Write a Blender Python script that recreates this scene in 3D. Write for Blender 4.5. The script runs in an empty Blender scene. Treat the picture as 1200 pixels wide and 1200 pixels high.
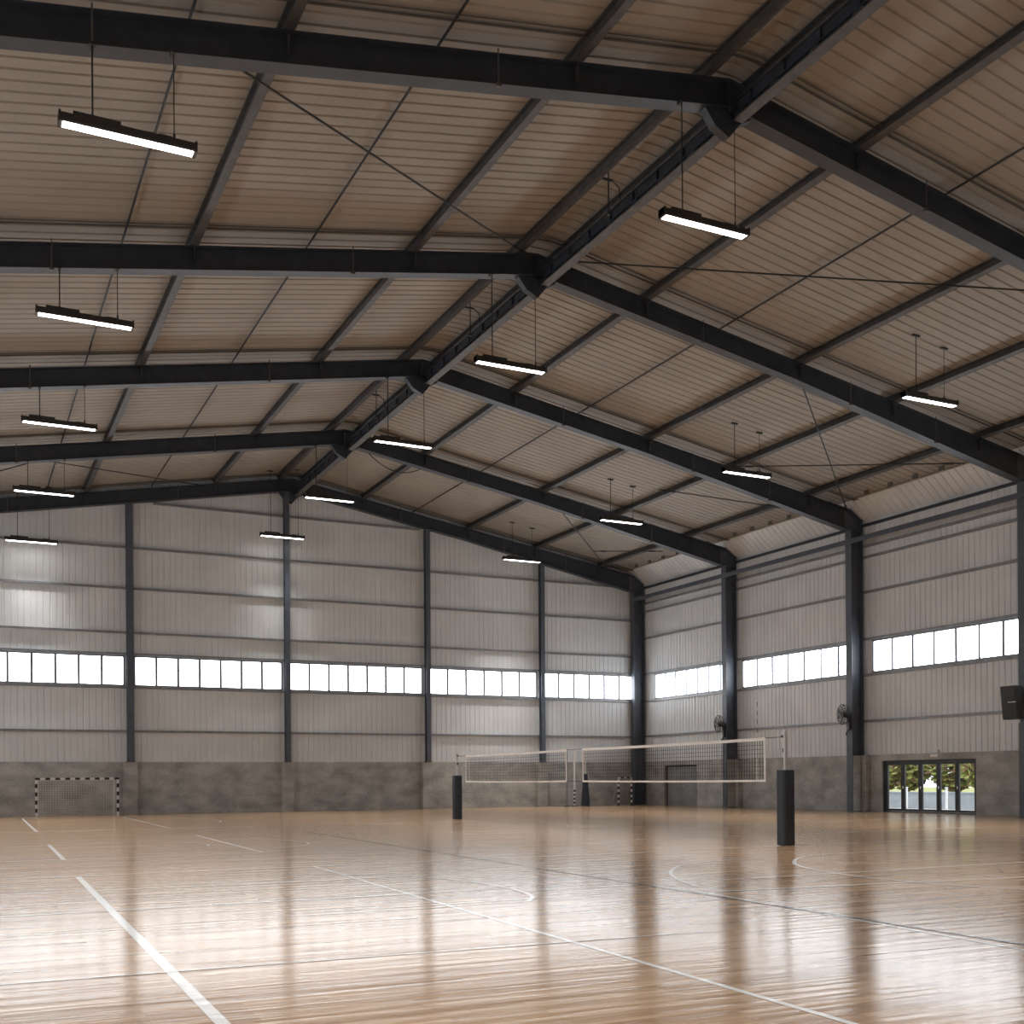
import bpy, math, random
from mathutils import Matrix, Vector
random.seed(7)
SC = bpy.context.scene
COL = SC.collection

# ------------------------------------------------------------------ camera
F_PX, YAW, ROLL, CY = 1322.0, 0.4565, 0.0072, 913.13
cam_data = bpy.data.cameras.new('camera')
cam = bpy.data.objects.new('camera', cam_data); COL.objects.link(cam)
cam_data.sensor_fit = 'HORIZONTAL'; cam_data.sensor_width = 36.0
cam_data.lens = F_PX / 1200.0 * 36.0
cam_data.shift_y = (CY - 600.0) / 1200.0
cam_data.clip_end = 500
R0 = Vector((math.cos(YAW), -math.sin(YAW), 0)); U0 = Vector((0, 0, 1)); FW = Vector((math.sin(YAW), math.cos(YAW), 0))
cR, sR = math.cos(ROLL), math.sin(ROLL)
Rv = R0*cR - U0*sR; Uv = U0*cR + R0*sR
m = Matrix((Rv, Uv, -FW)).transposed().to_4x4(); m.translation = Vector((0, 0, 1.5))
cam.matrix_world = m
SC.camera = cam

# ------------------------------------------------------------------ world and exposure
SC.view_settings.view_transform = 'Standard'; SC.view_settings.look = 'None'
SC.view_settings.gamma = 1.0; SC.view_settings.use_curve_mapping = False
SC.view_settings.exposure = 0.0
w = bpy.data.worlds.new('overcast_sky'); SC.world = w; w.use_nodes = True
nt = w.node_tree
bg = nt.nodes['Background']; bg.inputs['Color'].default_value = (0.93, 0.96, 1.0, 1); bg.inputs['Strength'].default_value = 3.0
PANE_GLOW = 9.0
LAMP_GLOW = 12.0
LAMP_WATTS = 180.0
SC.cycles.max_bounces = 10; SC.cycles.diffuse_bounces = 6; SC.cycles.glossy_bounces = 4
SC.cycles.transparent_max_bounces = 16
SC.cycles.sample_clamp_indirect = 8.0

# ------------------------------------------------------------------ dimensions (metres)
YE = 54.75; S = 8.805
def YK(k): return YE - k*S
XR = 14.77; XW = 35.21; XL = -5.67; YF = -7.5
XC = 34.42
SLL, SLR = 0.178, 0.170
def zt(x): return 16.31 - (SLL*(XR-x) if x < XR else SLR*(x-XR))        # top of rafters
def zc(x): return zt(x) + 0.27                                          # roof sheet
ZC, ZWB, ZWT = 2.43, 5.94, 7.35

# ------------------------------------------------------------------ materials
def new_mat(name):
    m = bpy.data.materials.new(name); m.use_nodes = True
    return m, m.node_tree, m.node_tree.nodes['Principled BSDF']
def noise_mix(nt, c1, c2, scale, detail=4, stretch=(1,1,1), lo=.35, hi=.65):
    tc = nt.nodes.new('ShaderNodeNewGeometry'); mp = nt.nodes.new('ShaderNodeMapping')
    mp.inputs['Scale'].default_value = stretch
    n = nt.nodes.new('ShaderNodeTexNoise'); n.inputs['Scale'].default_value = scale; n.inputs['Detail'].default_value = detail
    r = nt.nodes.new('ShaderNodeMapRange'); r.inputs['From Min'].default_value = lo; r.inputs['From Max'].default_value = hi
    mx = nt.nodes.new('ShaderNodeMix'); mx.data_type = 'RGBA'
    mx.inputs[6].default_value = (*c1, 1); mx.inputs[7].default_value = (*c2, 1)
    nt.links.new(tc.outputs['Position'], mp.inputs['Vector']); nt.links.new(mp.outputs[0], n.inputs['Vector'])
    nt.links.new(n.outputs[0], r.inputs[0]); nt.links.new(r.outputs[0], mx.inputs[0])
    return mx.outputs[2], n
def mat(name, c, rough=.6, metal=0.0, var=.12, scale=1.5, spec=.5, stretch=(1,1,1)):
    m, nt, b = new_mat(name)
    o, _ = noise_mix(nt, [v*(1-var) for v in c], [min(1, v*(1+var)) for v in c], scale, stretch=stretch)
    nt.links.new(o, b.inputs['Base Color'])
    b.inputs['Roughness'].default_value = rough; b.inputs['Metallic'].default_value = metal
    b.inputs['Specular IOR Level'].default_value = spec
    return m
def emis(name, c, strength, var=0.0, scale=1.0):
    m, nt, b = new_mat(name)
    b.inputs['Base Color'].default_value = (.8, .8, .8, 1)
    o, _ = noise_mix(nt, [v*(1-var) for v in c], c, scale)
    nt.links.new(o, b.inputs['Emission Color']); b.inputs['Emission Strength'].default_value = strength
    return m
M = {}
M['steel'] = mat('charcoal_painted_steel', (.036, .043, .056), .42, 0, .15, 3)
M['steel_post'] = mat('slate_painted_steel', (.080, .094, .122), .42, 0, .12, 3)
M['purlin'] = mat('grey_galvanised_steel', (.085, .083, .082), .5, .2, .2, 4)
M['girt'] = mat('grey_rail_steel', (.24, .245, .255), .4, .2, .15, 4)
M['rod'] = mat('dark_rod_steel', (.03, .03, .032), .5, .2)
M['bridging'] = mat('dull_rod_steel', (.12, .11, .10), .5, .2)
M['roof'] = mat('beige_roof_sheet', (.325, .29, .25), .55, 0, .06, .5)
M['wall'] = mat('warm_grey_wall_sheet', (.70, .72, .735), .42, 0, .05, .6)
M['pane'] = emis('frosted_daylit_pane', (.93, .965, 1.0), PANE_GLOW, .12, 1.3)
M['led'] = emis('lit_lamp_diffuser', (1.0, .97, .93), LAMP_GLOW)
M['alu'] = mat('pale_window_frame', (.22, .235, .26), .4, .2)
M['frame_dark'] = mat('black_door_frame', (.022, .024, .028), .4)
M['lampbody'] = mat('black_lamp_housing', (.035, .033, .032), .4)
M['white'] = mat('white_paint', (.78, .76, .74), .4, 0, .04)
M['black'] = mat('black_paint', (.018, .018, .018), .45)
M['pad'] = mat('dark_navy_pad', (.022, .028, .042), .5, 0, .1)
M['netband'] = mat('cream_net_tape', (.84, .80, .76), .7, 0, .04)
M['cord'] = mat('dark_net_cord', (.035, .035, .04), .8)
M['whitecord'] = mat('white_net_cord', (.72, .70, .67), .8)
M['silver'] = mat('brushed_aluminium', (.62, .61, .60), .3, .6)
M['doorgrey'] = mat('grey_steel_door', (.27, .27, .27), .5)
M['paving'] = mat('pale_concrete_paving', (.50, .50, .50), .8, 0, .08, .4)
M['grass'] = mat('dry_grass', (.30, .30, .10), .9, 0, .3, 3)
M['parapet'] = mat('blue_grey_parapet', (.36, .38, .41), .7, 0, .08, 2)
M['bark'] = mat('brown_bark', (.16, .09, .06), .9, 0, .3, 6)
M['leaf'] = mat('olive_leaves', (.36, .38, .11), .7, 0, .35, 2)
M['leaf_brown'] = mat('reddish_leaves', (.30, .17, .11), .7, 0, .35, 2)
M['outwall'] = mat('outside_grey_pier', (.36, .34, .34), .8)

def concrete():
    m, nt, b = new_mat('board_marked_concrete')
    o, n = noise_mix(nt, (.31, .305, .29), (.52, .51, .485), 1.1, 8, (1, 1, 1.6), .33, .67)
    g = nt.nodes.new('ShaderNodeNewGeometry'); n2 = nt.nodes.new('ShaderNodeTexNoise'); n2.inputs['Scale'].default_value = 14; n2.inputs['Detail'].default_value = 6
    nt.links.new(g.outputs['Position'], n2.inputs['Vector'])
    mx = nt.nodes.new('ShaderNodeMix'); mx.data_type = 'RGBA'; mx.blend_type = 'MULTIPLY'; mx.inputs[0].default_value = .55
    rr = nt.nodes.new('ShaderNodeMapRange'); rr.inputs[1].default_value = .3; rr.inputs[2].default_value = .6; rr.inputs[3].default_value = .65
    nt.links.new(n2.outputs[0], rr.inputs[0])
    # horizontal pour joints
    sx = nt.nodes.new('ShaderNodeSeparateXYZ'); nt.links.new(g.outputs['Position'], sx.inputs[0])
    ml = nt.nodes.new('ShaderNodeMath'); ml.operation = 'WRAP'; ml.inputs[1].default_value = 0.81; ml.inputs[2].default_value = 0.0
    nt.links.new(sx.outputs['Z'], ml.inputs[0])
    lt = nt.nodes.new('ShaderNodeMath'); lt.operation = 'LESS_THAN'; lt.inputs[1].default_value = .025; nt.links.new(ml.outputs[0], lt.inputs[0])
    sc_ = nt.nodes.new('ShaderNodeMath'); sc_.operation = 'MULTIPLY_ADD'; sc_.inputs[1].default_value = -.22; nt.links.new(lt.outputs[0], sc_.inputs[0]); nt.links.new(rr.outputs[0], sc_.inputs[2])
    nt.links.new(o, mx.inputs[6]); nt.links.new(sc_.outputs[0], mx.inputs[7])
    nt.links.new(mx.outputs[2], b.inputs['Base Color']); b.inputs['Roughness'].default_value = .75
    bp = nt.nodes.new('ShaderNodeBump'); bp.inputs['Strength'].default_value = .3; bp.inputs['Distance'].default_value = .01
    nt.links.new(n2.outputs[0], bp.inputs['Height']); nt.links.new(bp.outputs[0], b.inputs['Normal'])
    return m
M['concrete'] = concrete()

def glass():
    m = bpy.data.materials.new('clear_glass'); m.use_nodes = True; nt = m.node_tree; nt.nodes.clear()
    o = nt.nodes.new('ShaderNodeOutputMaterial'); mx = nt.nodes.new('ShaderNodeMixShader')
    t = nt.nodes.new('ShaderNodeBsdfTransparent'); t.inputs[0].default_value = (.93, .95, .95, 1)
    g = nt.nodes.new('ShaderNodeBsdfGlossy'); g.inputs['Roughness'].default_value = .02
    mx.inputs[0].default_value = .07
    nt.links.new(t.outputs[0], mx.inputs[1]); nt.links.new(g.outputs[0], mx.inputs[2]); nt.links.new(mx.outputs[0], o.inputs[0])
    return m
M['glass'] = glass()

FL_ROUGH, FL_BUMP = .16, .36
def floor_bump(nt, b):
    g = nt.nodes.new('ShaderNodeNewGeometry')
    mp = nt.nodes.new('ShaderNodeMapping'); mp.inputs['Scale'].default_value = (.22, 3.2, 1)
    n = nt.nodes.new('ShaderNodeTexNoise'); n.inputs['Scale'].default_value = 2.3; n.inputs['Detail'].default_value = 3
    nt.links.new(g.outputs['Position'], mp.inputs[0]); nt.links.new(mp.outputs[0], n.inputs['Vector'])
    bp = nt.nodes.new('ShaderNodeBump'); bp.inputs['Strength'].default_value = FL_BUMP; bp.inputs['Distance'].default_value = .012
    nt.links.new(n.outputs[0], bp.inputs['Height']); nt.links.new(bp.outputs[0], b.inputs['Normal'])
    b.inputs['Roughness'].default_value = FL_ROUGH
    b.inputs['IOR'].default_value = 1.45; b.inputs['Specular IOR Level'].default_value = .22
def wood():
    m, nt, b = new_mat('varnished_oak_boards')
    g = nt.nodes.new('ShaderNodeNewGeometry')
    br = nt.nodes.new('ShaderNodeTexBrick')
    br.inputs['Scale'].default_value = 1.0; br.inputs['Brick Width'].default_value = 1.7; br.inputs['Row Height'].default_value = .085
    br.inputs['Mortar Size'].default_value = .0018; br.inputs['Mortar Smooth'].default_value = .3; br.inputs['Bias'].default_value = 0.0
    br.offset = .37; br.offset_frequency = 2
    br.inputs['Color1'].default_value = (.0, .0, .0, 1); br.inputs['Color2'].default_value = (1, 1, 1, 1); br.inputs['Mortar'].default_value = (.5, .5, .5, 1)
    nt.links.new(g.outputs['Position'], br.inputs['Vector'])
    ramp = nt.nodes.new('ShaderNodeValToRGB')
    e = ramp.color_ramp.elements; e[0].position = 0; e[0].color = (.35, .21, .11, 1); e[1].position = 1; e[1].color = (.58, .405, .26, 1)
    x = e.new(.5); x.color = (.47, .31, .185, 1)
    nt.links.new(br.outputs['Color'], ramp.inputs[0])
    gr, n = noise_mix(nt, (.70, .66, .62), (1.12, 1.10, 1.08), 3.0, 8, (.5, 9, 1), .3, .7)
    mx = nt.nodes.new('ShaderNodeMix'); mx.data_type = 'RGBA'; mx.blend_type = 'MULTIPLY'; mx.inputs[0].default_value = .8
    nt.links.new(ramp.outputs[0], mx.inputs[6]); nt.links.new(gr, mx.inputs[7])
    mo = nt.nodes.new('ShaderNodeMix'); mo.data_type = 'RGBA'; mo.inputs[7].default_value = (.15, .085, .045, 1)
    fm = nt.nodes.new('ShaderNodeMath'); fm.operation = 'MULTIPLY'; fm.inputs[1].default_value = .5
    nt.links.new(br.outputs['Fac'], fm.inputs[0]); nt.links.new(fm.outputs[0], mo.inputs[0]); nt.links.new(mx.outputs[2], mo.inputs[6])
    nt.links.new(mo.outputs[2], b.inputs['Base Color'])
    floor_bump(nt, b)
    return m
M['wood'] = wood()
def line_mat(name, c):
    m, nt, b = new_mat(name)
    o, _ = noise_mix(nt, [v*.88 for v in c], c, 3.0, 6)
    nt.links.new(o, b.inputs['Base Color']); floor_bump(nt, b)
    return m
M['line_white'] = line_mat('white_court_paint', (.80, .79, .77))
M['line_blue'] = line_mat('slate_court_paint', (.10, .12, .15))

# ------------------------------------------------------------------ mesh helpers
class MB:
    def __init__(s): s.v = []; s.f = []; s.mi = []; s.cur = 0
    def add(s, vs, fs):
        o = len(s.v); s.v += [tuple(p) for p in vs]
        for f in fs: s.f.append([o+i for i in f]); s.mi.append(s.cur)
    def box(s, x0, x1, y0, y1, z0, z1):
        s.add([(x0,y0,z0),(x1,y0,z0),(x1,y1,z0),(x0,y1,z0),(x0,y0,z1),(x1,y0,z1),(x1,y1,z1),(x0,y1,z1)],
              [(3,2,1,0),(4,5,6,7),(0,1,5,4),(1,2,6,5),(2,3,7,6),(3,0,4,7)])
    def prism(s, poly, a, b, axis='y'):
        """poly: 2-D outline, extruded from a to b along axis"""
        n = len(poly)
        def P(p, t):
            if axis == 'y': return (p[0], t, p[1])
            if axis == 'x': return (t, p[0], p[1])
            return (p[0], p[1], t)
        vs = [P(p, a) for p in poly] + [P(p, b) for p in poly]
        s.add(vs, [list(range(n))[::-1], list(range(n, 2*n))] + [(i, (i+1) % n, n+(i+1) % n, n+i) for i in range(n)])
    def tube(s, p, q, r, n=8, r2=None):
        p = Vector(p); q = Vector(q); d = (q-p).normalized(); r2 = r if r2 is None else r2
        a = d.orthogonal().normalized(); b = d.cross(a)
        vs = [p + (a*math.cos(t)+b*math.sin(t))*r for t in [2*math.pi*i/n for i in range(n)]] + \
             [q + (a*math.cos(t)+b*math.sin(t))*r2 for t in [2*math.pi*i/n for i in range(n)]]
        s.add(vs, [list(range(n))[::-1], list(range(n, 2*n))] + [(i, (i+1) % n, n+(i+1) % n, n+i) for i in range(n)])
    def path(s, pts, r, n=6):
        for a, b in zip(pts, pts[1:]): s.tube(a, b, r, n)
    def quad(s, a, b, c, d): s.add([a, b, c, d], [(0, 1, 2, 3)])
    def build(s, name, mats, parent=None, bevel=0, smooth=False):
        me = bpy.data.meshes.new(name); me.from_pydata(s.v, [], s.f)
        if not isinstance(mats, (list, tuple)): mats = [mats]
        for m_ in mats: me.materials.append(m_)
        if len(mats) > 1: me.polygons.foreach_set('material_index', s.mi)
        if smooth: me.polygons.foreach_set('use_smooth', [True]*len(me.polygons))
        me.update()
        o = bpy.data.objects.new(name, me); COL.objects.link(o)
        if parent: o.parent = parent
        if bevel:
            bv = o.modifiers.new('bevel', 'BEVEL'); bv.width = bevel; bv.segments = 2; bv.limit_method = 'ANGLE'
        return o
def tag(o, label=None, cat=None, group=None, kind=None):
    if label: o['label'] = label
    if cat: o['category'] = cat
    if group: o['group'] = group
    if kind: o['kind'] = kind
    return o
def empty(name, loc=(0,0,0), rz=0):
    o = bpy.data.objects.new(name, None); COL.objects.link(o); o.location = loc; o.rotation_euler = (0,0,rz); o.empty_display_size = .2
    return o
def dup(root, loc=None, rz=None):
    def cp(o, par):
        c = o.copy(); COL.objects.link(c); c.parent = par
        for ch in [x for x in KIDS.get(o.name, [])]: 
            n = cp(ch, c); KIDS.setdefault(c.name, []).append(n)
        return c
    c = cp(root, None)
    if loc is not None: c.location = loc
    if rz is not None: c.rotation_euler = (0,0,rz)
    return c
KIDS = {}
def scan(root):
    """remember the children of a prototype so that it can be copied"""
    ch = [o for o in COL.objects if o.parent == root]
    KIDS[root.name] = ch
    for c in ch: scan(c)

# ================================================================== STRUCTURE
fl = MB(); fl.box(XL-.3, XW+.3, YF-.3, YE+.3, -.25, 0)
floor = tag(fl.build('floor', M['wood']), kind='structure')

# ---- court markings: thin paint on the floor
ZN = [0]
def strip(mb, x0, y0, x1, y1, wd=.05, z=.0015):
    ZN[0] += 1; z += .00012*ZN[0]
    d = Vector((x1-x0, y1-y0, 0)).normalized(); n = Vector((-d.y, d.x, 0))*wd/2
    mb.quad((x0-n.x, y0-n.y, z), (x0+n.x, y0+n.y, z), (x1+n.x, y1+n.y, z), (x1-n.x, y1-n.y, z))
def poly_line(mb, pts, wd=.05, z=.0015):
    ZN[0] += 1; z += .00012*ZN[0]
    L = []; Rr = []
    for i, p in enumerate(pts):
        a = Vector(pts[max(0, i-1)]); b = Vector(pts[min(len(pts)-1, i+1)]); d = (b-a).normalized(); n = Vector((-d.y, d.x))*wd/2
        L.append((p[0]+n.x, p[1]+n.y, z)); Rr.append((p[0]-n.x, p[1]-n.y, z))
    for i in range(len(pts)-1): mb.quad(Rr[i], L[i], L[i+1], Rr[i+1])
def arc(cx, cy, r, a0, a1, n=64, ry=None):
    ry = ry or r
    return [(cx+r*math.cos(math.radians(a0+(a1-a0)*i/n)), cy+ry*math.sin(math.radians(a0+(a1-a0)*i/n))) for i in range(n+1)]
wl = MB()
strip(wl, 1.70, 19.1, 1.36, 2.0, .09)
strip(wl, 1.95, 29.3, 1.83, 23.4, .09)
strip(wl, 2.40, 51.5, 2.14, 37.1, .09)
strip(wl, 5.58, 19.25, 4.70, 2.0, .06)
strip(wl, 8.80, 12.7, 7.80, 2.5, .06)
strip(wl, 5.94, 32.0, 5.73, 23.56, .085)
strip(wl, 6.34, 51.3, 6.09, 37.2, .085)
strip(wl, -3.5, 23.45, 5.73, 23.50, .085)
strip(wl, -3.5, 19.22, 13.5, 19.30, .085)
strip(wl, -3.5, 16.60, 6.6, 16.45, .075)
strip(wl, -3.5, 13.76, 6.88, 13.95, .075)
strip(wl, -3.5, 9.30, 6.5, 9.05, .035)
strip(wl, 10.0, 13.50, 22.0, 13.70, .075)
strip(wl, 9.0, 12.15, 14.2, 11.60, .075)
strip(wl, 13.2, 19.55, 26.0, 19.55, .075)
strip(wl, 13.0, 23.40, 30.0, 23.40, .085)
strip(wl, -2.5, 37.2, 14.0, 37.2, .085)
strip(wl, -2.5, 28.8, 4.0, 28.8, .075)
strip(wl, 13.0, 29.6, 32.0, 29.6, .085)
strip(wl, 12.0, 36.5, 32.5, 36.5, .085)
strip(wl, 2.0, 51.5, 33.0, 51.5, .085)
def smooth(P, n=8):
    out = []
    for i in range(len(P)-1):
        p0, p1, p2, p3 = P[max(0, i-1)], P[i], P[i+1], P[min(len(P)-1, i+2)]
        for j in range(n):
            t = j/n
            out.append(tuple(.5*((2*p1[c]) + (-p0[c]+p2[c])*t + (2*p0[c]-5*p1[c]+4*p2[c]-p3[c])*t*t + (-p0[c]+3*p1[c]-3*p2[c]+p3[c])*t**3) for c in (0, 1)))
    return out + [P[-1]]
poly_line(wl, smooth([(4.6, 17.6), (5.25, 17.45), (5.85, 17.05), (6.42, 16.2), (6.74, 15.0), (6.78, 13.95), (6.6, 12.9), (6.25, 12.3)]), .06)
poly_line(wl, smooth([(13.6, 16.7), (12.3, 16.65), (11.17, 16.11), (10.2, 15.05), (9.55, 13.9), (9.1, 12.8)]), .06)
poly_line(wl, smooth([(19.2, 14.2), (18.03, 16.03), (15.95, 17.0), (14.35, 16.65), (13.3, 15.75), (12.6, 14.7), (12.2, 13.3), (12.15, 11.8), (12.6, 10.4), (13.6, 9.2)]), .07)
poly_line(wl, arc(5.9, 27.1, 1.7, -75, 75, ry=2.3), .055)
poly_line(wl, arc(4.4, 27.3, .9, -75, 75, ry=1.5), .05)
poly_line(wl, arc(7.2, 44.5, 1.8, -80, 80, ry=4.2), .06)
poly_line(wl, arc(13.9, 28.9, 1.6, 100, 260, ry=1.2), .05)
poly_line(wl, arc(20.0, 30.0, 3.0, 0, 360, ry=3.0), .05)
tag(wl.build('court_marking', M['line_white'], floor), label='white painted court lines and arcs')
bl = MB()
strip(bl, 9.2, 33.0, 8.35, 3.0, .05, .0030)
strip(bl, -3.5, 20.95, 5.4, 21.1, .05, .0030)
strip(bl, 5.9, 22.6, 13.6, 22.0, .04, .0030)
strip(bl, 3.4, 18.2, 6.6, 16.9, .04, .0030)
strip(bl, 10.9, 12.6, 12.8, 12.9, .035, .0030)
poly_line(bl, [(12.6, 13.4), (13.3, 13.0), (13.9, 12.4), (14.6, 12.4), (15.6, 13.4)], .04, .0030)
poly_line(bl, [(14.2, 15.6), (14.9, 14.6), (15.4, 14.2), (16.6, 14.2)], .035, .0030)
strip(bl, 14.3, 12.0, 16.8, 11.2, .035, .0030)
tag(bl.build('court_marking', M['line_blue'], floor), label='dark slate painted court lines')

# ---- roof sheet: trapezoidal ribs running down both slopes, steeper panel at each eave
def profile(a, b, pitch, groove, slope, depth):
    out = [(a, 0.0)]; t = a + pitch*.4
    while t + groove + slope < b:
        out += [(t-slope/2-groove/2, 0), (t-groove/2, depth), (t+groove/2, depth), (t+slope/2+groove/2, 0)]
        t += pitch
    out.append((b, 0.0)); return out
rf = MB()
prof = profile(YF-.3, YE+.35, .363, .035, .045, .032)
XK = 34.25
KEL = (XL+.35, zc(XL+.95)); 
stations = [(XL-.1, 12.40), (XL+.95, zc(XL+.95)), (XR-.30, zc(XR-.30)), (XR+.30, zc(XR+.30)), (XK, zc(XK)), (XW+.1, 12.40)]
for n_, ((xa, za), (xb, zb)) in enumerate(zip(stations, stations[1:])):
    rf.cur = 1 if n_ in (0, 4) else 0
    for (y0, d0), (y1, d1) in zip(prof, prof[1:]):
        rf.quad((xa, y0, za+d0), (xb, y0, zb+d0), (xb, y1, zb+d1), (xa, y1, za+d1))
for (xa, za), (xb, zb) in zip(stations, stations[1:]):      # outer skin above the ribs gives the roof its thickness
    rf.prism([(xa, za+.08), (xb, zb+.08), (xb, zb+.16), (xa, za+.16)], YF-.3, YE+.35)
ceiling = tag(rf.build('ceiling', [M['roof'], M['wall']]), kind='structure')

# ---- corrugated wall sheet
def wall_sheet(name, axis, pos, out, a, b, ztop, wins, doors=()):
    """axis 'x': wall runs along x at y=pos; out=+1/-1 outward. ztop(u) height; wins list of (u0,u1); doors (u0,u1,h)"""
    mb = MB(); pr = profile(a, b, .275, .035, .035, .022)
    cuts = sorted(set([a, b] + [c for w_ in wins for c in w_] + ([XR] if axis == 'x' else [])))
    def off(u):
        for (u0, d0), (u1, d1) in zip(pr, pr[1:]):
            if u0 <= u <= u1: return d0 + (d1-d0)*(u-u0)/max(1e-9, u1-u0)
        return 0
    pts = sorted(pr + [(c, off(c)) for c in cuts[1:-1]])
    def P(u, d, z): return (u, pos+out*d, z) if axis == 'x' else (pos+out*d, u, z)
    for (u0, d0), (u1, d1) in zip(pts, pts[1:]):
        if u1-u0 < 1e-6: continue
        um = (u0+u1)/2
        inwin = any(w0 < um < w1 for w0, w1 in wins)
        spans = [(ZC, ZWB), (ZWT, None)] if inwin else [(ZC, None)]
        for z0, z1 in spans:
            mb.quad(P(u0, d0, z0), P(u1, d1, z0), P(u1, d1, z1 or ztop(u1)), P(u0, d0, z1 or ztop(u0)))
    # outer skin
    for c0, c1 in zip(cuts, cuts[1:]):
        um = (c0+c1)/2; inwin = any(w0 < um < w1 for w0, w1 in wins)
        spans = [(ZC, ZWB), (ZWT, None)] if inwin else [(ZC, None)]
        for z0, z1 in spans:
            mb.quad(P(c0, .10, z0), P(c1, .10, z0), P(c1, .10, z1 or ztop(c1)), P(c0, .10, z1 or ztop(c0)))
    return tag(mb.build(name, M['wall']), kind='structure')
POSTS = [-.2, 7.16, 14.52, 21.91, 28.62]
end_wins = [(XL+.5, -.42), (.02, 6.94), (7.38, 14.33), (14.70, 21.72), (22.10, 28.42), (28.82, 34.65)]
side_wins = [(YK(1)+.35, YK(0)-1.42), (YK(2)+.35, YK(1)-.50), (YK(3)+.35, YK(2)-.62), (YK(4)+.35, YK(3)-.55), (YK(5)+.35, YK(4)-.55), (YK(6)+.35, YK(5)-.55)]
wall_back = wall_sheet('wall_back', 'x', YE, 1, XL, XW, zc, end_wins)
wall_right = wall_sheet('wall_right', 'y', XW, 1, YF, YE, lambda u: 12.5, side_wins)
wall_left = wall_sheet('wall_left', 'y', XL, -1, YF, YE, lambda u: 12.5, side_wins)
wall_front = wall_sheet('wall_front', 'x', YF, -1, XL, XW, zc, [])

# ---- concrete plinth walls, with pilasters under the posts and columns
D1 = (31.12, 36.08, 2.17)      # glazed doors in the right wall
D2 = (49.40, 52.46, 2.20)      # steel doors in the right wall
cb = MB(); cb.box(XL-.02, XW+.3, YE-.02, YE+.28, 0, ZC)
cb.build('concrete_base', M['concrete'], wall_back)
for x in POSTS:
    p = MB(); p.box(x-.30, x+.30, YE-.32, YE-.021, 0, ZC-.01); p.build('pilaster', M['concrete'], wall_back, bevel=.015)
cb = MB()
segs = [(YF, D1[0]), (D1[1], D2[0]), (D2[1], YE-.021)]
for a, b in segs: cb.box(XW-.02, XW+.28, a, b, 0, ZC)
for a, b, h in (D1, D2): cb.box(XW-.02, XW+.28, a, b, h, ZC)
cb.build('concrete_base', M['concrete'], wall_right)
for k in range(1, 7):
    p = MB(); p.box(XC+.50, XW-.021, YK(k)-.42, YK(k)+.42, 0, ZC-.01); p.build('pilaster', M['concrete'], wall_right, bevel=.015)
cb = MB(); cb.box(XL-.28, XL+.02, YF, YE-.021, 0, ZC); cb.build('concrete_base', M['concrete'], wall_left)
cb = MB(); cb.box(XL-.28, XW+.28, YF-.28, YF+.02, 0, ZC); cb.build('concrete_base', M['concrete'], wall_front)
# eave flashing
for X, s_, wl_ in ((XW, -1, wall_right), (XL, 1, wall_left)):
    f = MB(); x0, x1 = sorted((X+s_*.01, X+s_*.13)); f.box(x0, x1, YF, YE-.05, 12.26, 12.37); f.build('eave_flashing', M['steel'], wl_)

# ---- window bands
def window(n, axis, pos, out, u0, u1, npane, heavy=2, jog=0):
    fr = MB(); pn = MB()
    def B(mb, ua, ub, da, db, z0, z1):
        a_, b_ = sorted((pos+out*da, pos+out*db))
        if axis == 'x': mb.box(ua, ub, a_, b_, z0, z1)
        else: mb.box(a_, b_, ua, ub, z0, z1)
    B(fr, u0, u1, -.05, .08, ZWB, ZWB+.07); B(fr, u0, u1, -.05, .08, ZWT-.07, ZWT)
    B(fr, u0, u0+.06, -.05, .08, ZWB, ZWT); B(fr, u1-.06, u1, -.05, .08, ZWB, ZWT)
    for i in range(1, npane):
        u = u0 + (u1-u0)*i/npane; h = .055 if (i+jog) % heavy == 0 else .042
        B(fr, u-h, u+h, -.03 if h > .04 else 0, .07, ZWB+.05, ZWT-.05)
    o = tag(fr.build('window_%d' % n, M['alu']), kind='structure')
    for i in range(npane):
        a = u0+(u1-u0)*i/npane; b = u0+(u1-u0)*(i+1)/npane
        B(pn, a+.012, b-.012, .03, .04, ZWB+.06, ZWT-.06)
    pn.build('pane', M['pane'], o)
wn = 1
for (a, b), np_ in zip(end_wins, (5, 7, 7, 7, 6, 6)):
    window(wn, 'x', YE, 1, a, b, np_, 1); wn += 1
for a, b in side_wins:
    window(wn, 'y', XW, 1, a, b, max(4, round((b-a)/1.08)), 2, 1); wn += 1
for a, b in side_wins:
    window(wn, 'y', XL, -1, a, b, max(4, round((b-a)/1.08)), 2, 1); wn += 1

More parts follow.
